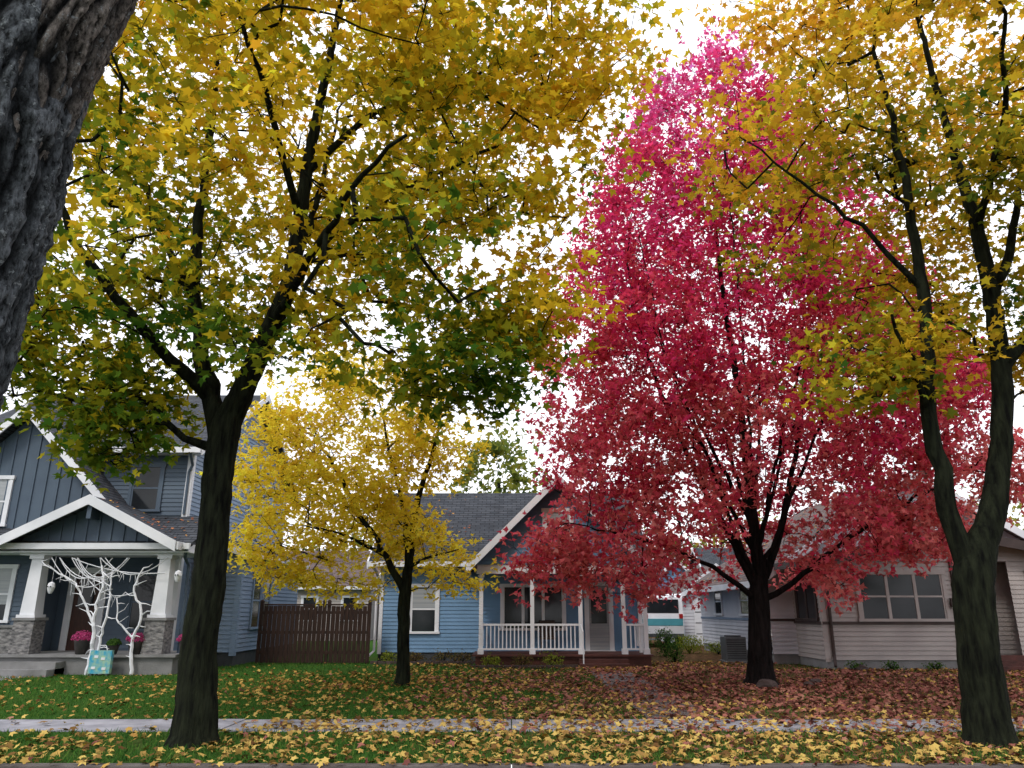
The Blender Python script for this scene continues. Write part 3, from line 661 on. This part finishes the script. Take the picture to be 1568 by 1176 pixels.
r.obj('roof',H)
d=MB()
window(d,f2,10.15,12.6,1.38,2.62,'cream',3,2,w=.1)
window(d,l2,23.1,24.6,1.38,2.6,'brown',2,1)
window(d,fr,12.7,13.8,4.2,4.95,'white',2,1)
window(d,f3,13.25,14.15,.4,2.5,'white',1,1,'paleside',.1); fbox(d,f3,13.4,14.0,.04,.05,1.3,2.3,'glass')
window(d,lf,27,28,1.5,2.4,'white',1,2); window(d,lf,30.5,31.5,1.5,2.4,'white',1,2)
window(d,f2,15.2,16.8,1.38,2.62,'cream',2,1)
d.box(12.72,12.84,22.64,22.72,1.7,1.95,'brown')
for i in range(3): d.box(13.1,14.5,21.9+i*.3,22.2+i*.3-.002,0,.13*(i+1),'redwood')
d.tube([(13.1,21.95,0),(13.1,21.95,.95),(13.1,22.75,1.3)],.02,'white',6)
d.obj('windows_and_doors',H)

# ------------------------------------------------------------------ fence
mb=MB(); x=-7.9
while x<-4.55:
    if abs(x+5.95)>.07:
        h=1.75+random.uniform(-.012,.012); mb.box(x,x+.13,25.0,25.02,.04,h,'fence')
    x+=.143
for x in (-8.0,-6.0,-5.85,-4.55): mb.box(x-.05,x+.05,25.03,25.13,0,1.88,'fence'); mb.taper(x,25.08,1.882,1.94,.065,.02,'fence')
for z in (.3,.9,1.5): mb.box(-8.0,-4.55,25.022,25.06,z,z+.09,'fence')
mb.box(-7.9,-4.6,24.985,25.04,1.76,1.81,'fence')
mb.obj('wooden_fence')

# ------------------------------------------------------------------ background buildings
def simple_house(name,x0,x1,y0,y1,ze,zr,wall,roof,axis='y',door=False):
    H=empty(name); m=MB()
    if axis=='y':
        xc=(x0+x1)/2; sl=(zr-ze)/(xc-x0)
        siding(m,F('front',y0),x0,x1,0,zr-.1,wall,.15,prof=lambda z:(x0,x1) if z<ze else (x0+(z-ze)/sl,x1-(z-ze)/sl))
        siding(m,F('left',x0),y0,y1,0,ze,wall,.15); siding(m,F('right',x1),y0,y1,0,ze,wall,.15); m.obj('walls',H)
        r=MB(); gableroof_y(r,x0-.35,x1+.35,xc,ze-.35*sl+.1,zr+.1,y0-.35,y1+.3,roof); r.obj('roof',H)
    else:
        yc=(y0+y1)/2
        siding(m,F('front',y0),x0,x1,0,ze,wall,.15)
        siding(m,F('right',x1),y0,y1,0,zr-.1,wall,.15,prof=lambda z:(y0,y1) if z<ze else (y0+(z-ze)/(zr-ze)*(yc-y0),y1-(z-ze)/(zr-ze)*(yc-y0)))
        siding(m,F('left',x0),y0,y1,0,zr-.1,wall,.15,prof=lambda z:(y0,y1) if z<ze else (y0+(z-ze)/(zr-ze)*(yc-y0),y1-(z-ze)/(zr-ze)*(yc-y0))); m.obj('walls',H)
        r=MB(); gableroof_x(r,y0-.4,y1+.4,yc,ze-.1,zr,x0-.3,x1+.3,roof); r.obj('roof',H)
    d=MB(); fr=F('front',y0)
    if door:
        fbox(d,fr,x0+.5,x1-.5,0,.04,.02,2.1,'white')
        for i in range(1,4): fbox(d,fr,x0+.55,x1-.55,.041,.05,.02+i*.5,.06+i*.5,'metal')
    else:
        k=int((x1-x0)/2.2)
        for i in range(k):
            u=x0+(x1-x0)*(i+.5)/k; window(d,fr,u-.4,u+.4,1.1,2.3,'white')
    d.obj('openings',H)
simple_house('white_garage',8.3,11.6,38,44,2.4,3.7,'paleside','roofbr','y',True)
simple_house('distant_house',8.6,12.5,50,58,2.9,4.8,'blue','roofx','y')
simple_house('distant_house',-17,-8,44,52,3,5.2,'cream','roofbr','x')
simple_house('distant_house',-7,-3.5,46,54,3,4.6,'blue','roofx','y')
simple_house('distant_house',13.5,22,52,60,3.2,6,'cream','roofx','x')
mb=MB(); mb.poly([(-40,44.8,.008),(60,44.8,.008),(60,47.8,.008),(-40,47.8,.008)],'asphalt'); mb.obj('alley_road')
V=empty('camper_van'); m=MB()
y0,y1=36.,40.6; x0,x1=6.0,7.85; M['vanblue']=mat('van_teal',(.08,.30,.36),(.07,.26,.32),.35,3); M['tire']=mat('tyre_rubber',(.015,.015,.015),None,.8,4); M['red']=mat('tail_light_red',(.4,.02,.02),None,.3,4)
prof=[(y0,.45),(y0-.06,.9),(y0,1.4),(y0+.12,2.2),(y0+.3,2.35),(y1-1.6,2.35),(y1-1.1,2.2),(y1-.7,1.45),(y1,1.25),(y1+.05,.8),(y1,.45)]
a=[(x0,y,z) for y,z in prof]; b=[(x1,y,z) for y,z in prof]; m.poly(a,'white'); m.poly(b[::-1],'white')
for i in range(len(prof)):
    j=(i+1)%len(prof); m.poly([a[i],b[i],b[j],a[j]],'white')
m.obj('body',V)
m=MB(); m.box(x0+.2,x1-.2,y0-.0,y0+.1,1.5,2.1,'glass'); m.box(x0-.01,x0+.02,y0+.4,y1-1.8,1.5,2.05,'glass'); m.box(x0-.012,x0+.02,y0+.05,y1-.1,.95,1.25,'vanblue'); m.box(x0+.05,x1-.05,y0-.075,y0+.1,.95,1.25,'vanblue')
m.box(x0+.04,x0+.2,y0-.085,y0+.1,1.26,1.46,'red'); m.box(x1-.2,x1-.04,y0-.085,y0+.1,1.26,1.46,'red'); m.box(x0+.05,x1-.05,y0-.16,y0,.45,.6,'metal')
m.box(x0+.7,x1-.7,y0-.09,y0,.7,.85,'white')
m.obj('trim_and_glass',V)
m=MB()
for y in (y0+.9,y1-.9):
    for x in (x0-.02,x1-.2): m.tube([(x,y,.34),(x+.22,y,.34)],.34,'tire',18); m.tube([(x-.005,y,.34),(x+.225,y,.34)],.18,'metal',12)
m.obj('wheels',V)

# ------------------------------------------------------------------ shrubs / plants
def shrub(name,c,r,n,stops,size=(.04,.08),shape=LEAF3):
    e=empty(name); c=np.array(c,float); r=np.array(r,float)
    v=RNG.normal(size=(n,3)); v/=np.linalg.norm(v,axis=1,keepdims=True); v*=RNG.uniform(.45,1,(n,1)); v[:,2]=v[:,2]*.8
    C=c+v*r; C+=RNG.normal(size=(n,3))*.03
    bump=np.array([nz(p,3,1) for p in C])[:,None]; C=c+(C-c)*(1+.35*bump); C[:,2]=np.maximum(C[:,2],.03)
    nr=v+RNG.normal(size=(n,3))*.6; col=ramp(stops,RNG.random(n))
    leaf_mesh('foliage',C,RNG.uniform(size[0],size[1],n),nr,col,'leaf',shape,e)
    m=MB()
    for i in range(7):
        q=i*.9; m.tube([(c[0],c[1],max(0,c[2]-r[2])),(c[0]+r[0]*.5*math.cos(q),c[1]+r[1]*.5*math.sin(q),c[2]+r[2]*.4)],[.015,.006],'bark',4)
    m.obj('stems',e)
G=[(.025,.06,.018),(.06,.14,.03),(.12,.2,.04)]; YG=[(.16,.22,.03),(.34,.36,.05),(.1,.17,.03)]; PK=[(.5,.03,.18),(.7,.15,.35),(.35,.02,.1)]
shrub('garden_shrub',(6.9,31,.35),(.7,.5,.45),1100,YG); shrub('garden_shrub',(5.6,29,.5),(.5,.5,.7),900,G); shrub('garden_shrub',(5.2,25.5,.35),(.35,.3,.45),500,G)
shrub('garden_shrub',(7.9,30.5,.25),(.6,.4,.3),500,YG); shrub('garden_shrub',(4.5,27,.6),(.3,.4,.7),500,G)
for x in (-3.9,-3.1,-2.2,-1.6,-.6,.3,1.2): shrub('foundation_plant',(x,23.6 if x>-1.3 else 25.2,.18),(.32+.1*random.random(),.25,.2+.14*random.random()),260,random.choice([G,YG,[(.1,.06,.03),(.2,.14,.05),(.08,.1,.03)]]))
for x in (9.6,10.6,11.8): shrub('foundation_plant',(x,22.3,.12),(.3,.2,.16),150,G)
def bed(name,x0,x1,y0,y1):
    m=MB(); m.poly([(x0,y0,.006),(x1,y0,.006),(x1,y1,.006),(x0,y1,.006)],'mulch')
    x=x0
    while x<x1:
        m.box(x,x+.22,y0-.1,y0,0,.09+.02*random.random(),'rock'); x+=.24
    m.obj(name)
bed('garden_bed',-4.4,-1.25,24.9,26); bed('garden_bed',-1.2,1.9,23.1,23.94)
def pot(x,y,z,stops,s=1.):
    e=empty('flower_pot'); m=MB(); m.tube([(x,y,z),(x,y,z+.02),(x,y,z+.26*s),(x,y,z+.3*s)],[.1*s,.12*s,.17*s,.185*s],'terracotta',16); m.obj('pot',e,True)
    n=420; v=RNG.normal(size=(n,3)); v/=np.linalg.norm(v,axis=1,keepdims=True); v[:,2]=abs(v[:,2]); C=np.array((x,y,z+.3*s))+v*np.array((.24,.24,.2))*s*RNG.uniform(.8,1.05,(n,1))
    leaf_mesh('flowers',C,RNG.uniform(.03,.055,n),v+RNG.normal(size=(n,3))*.3,ramp(stops,RNG.random(n)),'leaf',LEAF5,e)
pot(-11.35,20.98,.5,PK,1.2); pot(-8.65,21.1,.5,PK,1.1); pot(-9.95,21.0,.5,PK,1.1); pot(-10.5,20.95,.5,G,.8)
m=MB(); m.box(-10.85,-10.3,20.5,20.62,.06,.62,'sblue'); m.box(-10.8,-10.75,20.52,20.6,0,.058,'metal'); m.box(-10.4,-10.35,20.52,20.6,0,.058,'metal')
m.tube([(-10.7,20.56,.62),(-10.66,20.56,.74),(-10.5,20.56,.74),(-10.45,20.56,.62)],.012,'white',5)
for (x,z) in ((-10.72,.2),(-10.5,.42),(-10.68,.47),(-10.45,.18)): m.box(x-.05,x+.05,20.49,20.499,z-.03,z+.03,'white')
m.obj('blue_decorated_box')
m=MB(); m.box(6.75,7.5,25.2,25.95,0,.08,'concrete'); m.box(6.8,7.45,25.25,25.9,.081,.8,'metal')
for i in range(9): m.box(6.83,7.42,25.235,25.248,.15+i*.068,.18+i*.068,'dark')
m.tube([(7.12,25.58,.801),(7.12,25.58,.84)],.26,'dark',20); m.obj('air_conditioner_unit')
def rock(x,y,s):
    bpy.ops.mesh.primitive_ico_sphere_add(subdivisions=3,radius=1,location=(0,0,0)); o=bpy.context.object; o.name='rock'
    for v in o.data.vertices:
        k=1+.3*noise.noise(v.co*1.3+Vector((x,y,0))); v.co=Vector((v.co.x*k*s,v.co.y*k*s*.8,max(-.3*s,v.co.z*k*s*.6)))
    o.location=(x,y,s*.2); o.data.materials.append(M['rock'])
for p_ in ((5.45,17.3,.24),(6.5,17.7,.13),(6.9,18.3,.16),(9.7,22.2,.2)): rock(*p_)
# halloween porch decoration: white branches standing at the porch, webbing draped under the beam
random.seed(11)
def deco(name,mains):
    m=MB()
    for pts,r in mains:
        P=catmull(pts,.12); k=len(P)
        P=P+np.array([[random.gauss(0,.012),random.gauss(0,.012),random.gauss(0,.012)] for _ in range(k)])
        m.tube([tuple(q) for q in P],[r*(1-.6*i/k) for i in range(k)],'white',6)
        for i in range(3,k,2):
            s=random.choice((-1,1)); q=Vector(P[i]); L_=random.uniform(.18,.42)
            d1=Vector((s*random.uniform(.5,1),random.uniform(-.3,.3),random.uniform(-.5,.8))).normalized()
            e=q+d1*L_*.5; e2=e+(d1+Vector((random.uniform(-.4,.4),0,random.uniform(-.6,.5)))).normalized()*L_*.5
            m.tube([q,e,e2],[r*.4,r*.28,.004],'white',4)
    m.obj(name)
deco('white_branch_decoration',[([(-11.0,20.78,0),(-10.98,20.78,.9),(-11.05,20.78,1.6),(-10.95,20.8,2.3),(-11.1,20.85,2.75)],.06),([(-10.75,20.78,0),(-10.8,20.78,.8),(-10.7,20.78,1.7),(-10.75,20.8,2.6)],.045),
 ([(-11.0,20.78,1.2),(-11.35,20.78,1.8),(-11.7,20.8,2.3),(-12.3,20.85,2.6),(-12.8,20.9,2.9)],.035)])
deco('white_branch_decoration',[([(-9.85,20.78,0),(-9.95,20.78,.8),(-9.8,20.78,1.5),(-10.1,20.8,2.1),(-9.95,20.85,2.7)],.05),([(-9.9,20.78,.9),(-10.35,20.78,1.3),(-10.5,20.78,1.9)],.03)])
web=MB(); random.seed(3)
for i in range(11):
    xa=random.uniform(-13.0,-11); xb=xa+random.uniform(.8,2.6); xb=min(xb,-9.3); za,zb=2.98,2.98-random.choice((0,0,.4,.9)); sag=random.uniform(.15,.6)
    pts=[(xa+(xb-xa)*t_,20.93+.02*math.sin(i+t_*5),za+(zb-za)*t_-sag*4*t_*(1-t_)) for t_ in np.linspace(0,1,12)]
    web.tube(pts,.014,'white',4)
    for k in range(2,10,2):
        q=pts[k]; web.tube([q,(q[0]+random.uniform(-.1,.1),q[1],q[2]-random.uniform(.1,.35))],[.01,.003],'white',3)
web.obj('draped_spiderweb_decoration')
random.seed(5)
for (x,z) in ((-12.3,2.2),(-8.95,2.5)):
    m=MB(); m.tube([(x,20.75,z+.8),(x,20.75,z+.12)],.004,'white',4); m.tube([(x,20.75,z+.14),(x,20.75,z+.1),(x,20.75,z),(x,20.75,z-.1),(x,20.75,z-.16)],[.02,.08,.1,.07,.04],'white',10)
    m.box(x-.05,x-.02,20.64,20.67,z,z+.03,'dark'); m.box(x+.02,x+.05,20.64,20.67,z,z+.03,'dark'); m.obj('hanging_skull_ornament')

# ------------------------------------------------------------------ distant trees
def clumps(name,spec,k,size,trunks):
    pts=[];tc=[]
    for (x,y,z,rx,rz,c) in spec:
        v=RNG.normal(size=(k,3)); v/=np.linalg.norm(v,axis=1,keepdims=True); v*=RNG.uniform(.5,1,(k,1))
        C=v*np.array([rx,rx*.6,rz]); s=np.array([1+.45*noise.noise(Vector(tuple(q*.5+x))) for q in C]); C=C*s[:,None]+np.array([x,y,z]); C=C[C[:,2]>0]
        C=C[np.array([noise.noise(Vector(tuple(q*.7)))>-.22 for q in C])]
        pts.append(C); tc.append(np.full(len(C),float(c)))
    C=np.concatenate(pts); tc=np.concatenate(tc); n=len(C)
    col=ramp([(.045,.08,.025),(.14,.19,.04),(.30,.30,.05),(.4,.24,.05)],np.clip(tc*.35+.25+RNG.normal(size=n)*.18,0,1))
    root=empty(name)
    leaf_mesh('foliage',C,RNG.uniform(size[0],size[1],n),RNG.normal(size=(n,3))+np.array([0,0,.5]),col,'leaf',LEAF3,root)
    m=MB()
    for s_ in spec: m.tube([(s_[0],s_[1],0),(s_[0]+.1,s_[1],s_[2]*.5),(s_[0],s_[1],s_[2]+1.5)],[.35,.28,.1],'bark',8)
    m.obj('trunks',root)
clumps('background_trees',[(-.8,46,7.6,3.6,6.0,.6),(-12,58,4,6,4,1),(-22,55,4.5,6,5,0),(4,62,4,7,4,1),(12,66,4,7,4.5,0),(20,64,5,7,5,1),(30,60,6,7,6,0),(-32,60,5,8,6,1),(-6,66,3.6,5,3.6,0),(40,62,5,8,6,1),(-44,62,5,8,6,0)],2800,(.3,.55),True)
clumps('unseen_reflection_trees',[(-20,-22,6,8,6,1),(-4,-24,6,8,6,0),(11,-22,6,8,6,1),(26,-24,6,8,6,0)],1500,(.7,1.2),True)  # unseen trees behind the camera, added to darken window reflections and ambient light

# ------------------------------------------------------------------ light, sky, camera
W=bpy.data.worlds.new("World"); S.world=W; W.use_nodes=True; nt=W.node_tree; nt.nodes.clear(); L=nt.links.new
AZ,EL=math.radians(205),math.radians(48)
sky=N(nt,'ShaderNodeTexSky'); sky.sky_type='NISHITA'; sky.sun_disc=False; sky.sun_elevation=EL; sky.sun_rotation=AZ; sky.dust_density=3; sky.air_density=1.2
tc_=N(nt,'ShaderNodeTexCoord'); cn=N(nt,'ShaderNodeTexNoise'); cn.inputs['Scale'].default_value=1.6; cn.inputs['Detail'].default_value=4; L(tc_.outputs['Generated'],cn.inputs['Vector'])
cc=N(nt,'ShaderNodeMix',data_type='RGBA'); cc.inputs[6].default_value=(9.9,10.2,11.0,1); cc.inputs[7].default_value=(12.6,12.6,12.9,1); L(cn.outputs['Fac'],cc.inputs[0])
mx=N(nt,'ShaderNodeMix',data_type='RGBA'); mx.inputs[0].default_value=.88; L(sky.outputs[0],mx.inputs[6]); L(cc.outputs[2],mx.inputs[7])
bg=N(nt,'ShaderNodeBackground'); bg.inputs[1].default_value=.15; L(mx.outputs[2],bg.inputs[0]); wo=N(nt,'ShaderNodeOutputWorld'); L(bg.outputs[0],wo.inputs[0])
try: W.cycles.sampling_method='NONE'
except Exception as e: print(e)
ld=bpy.data.lights.new('sun','SUN'); ld.energy=1.5; ld.angle=math.radians(12); ld.color=(1,.95,.87)
lo=bpy.data.objects.new('sun',ld); COL.objects.link(lo)
dv=-Vector((math.sin(AZ)*math.cos(EL),math.cos(AZ)*math.cos(EL),math.sin(EL))); lo.rotation_euler=dv.to_track_quat('-Z','Y').to_euler(); lo.location=(0,0,40)
cd=bpy.data.cameras.new('camera'); cd.sensor_width=36; cd.lens=26.4; cd.clip_end=3000; cd.clip_start=.05
co=bpy.data.objects.new('camera',cd); COL.objects.link(co); co.location=(0,0,1.6); co.rotation_euler=(math.radians(90+16.8),0,0); S.camera=co
S.view_settings.view_transform='Standard'; S.view_settings.look='None'; S.view_settings.exposure=0
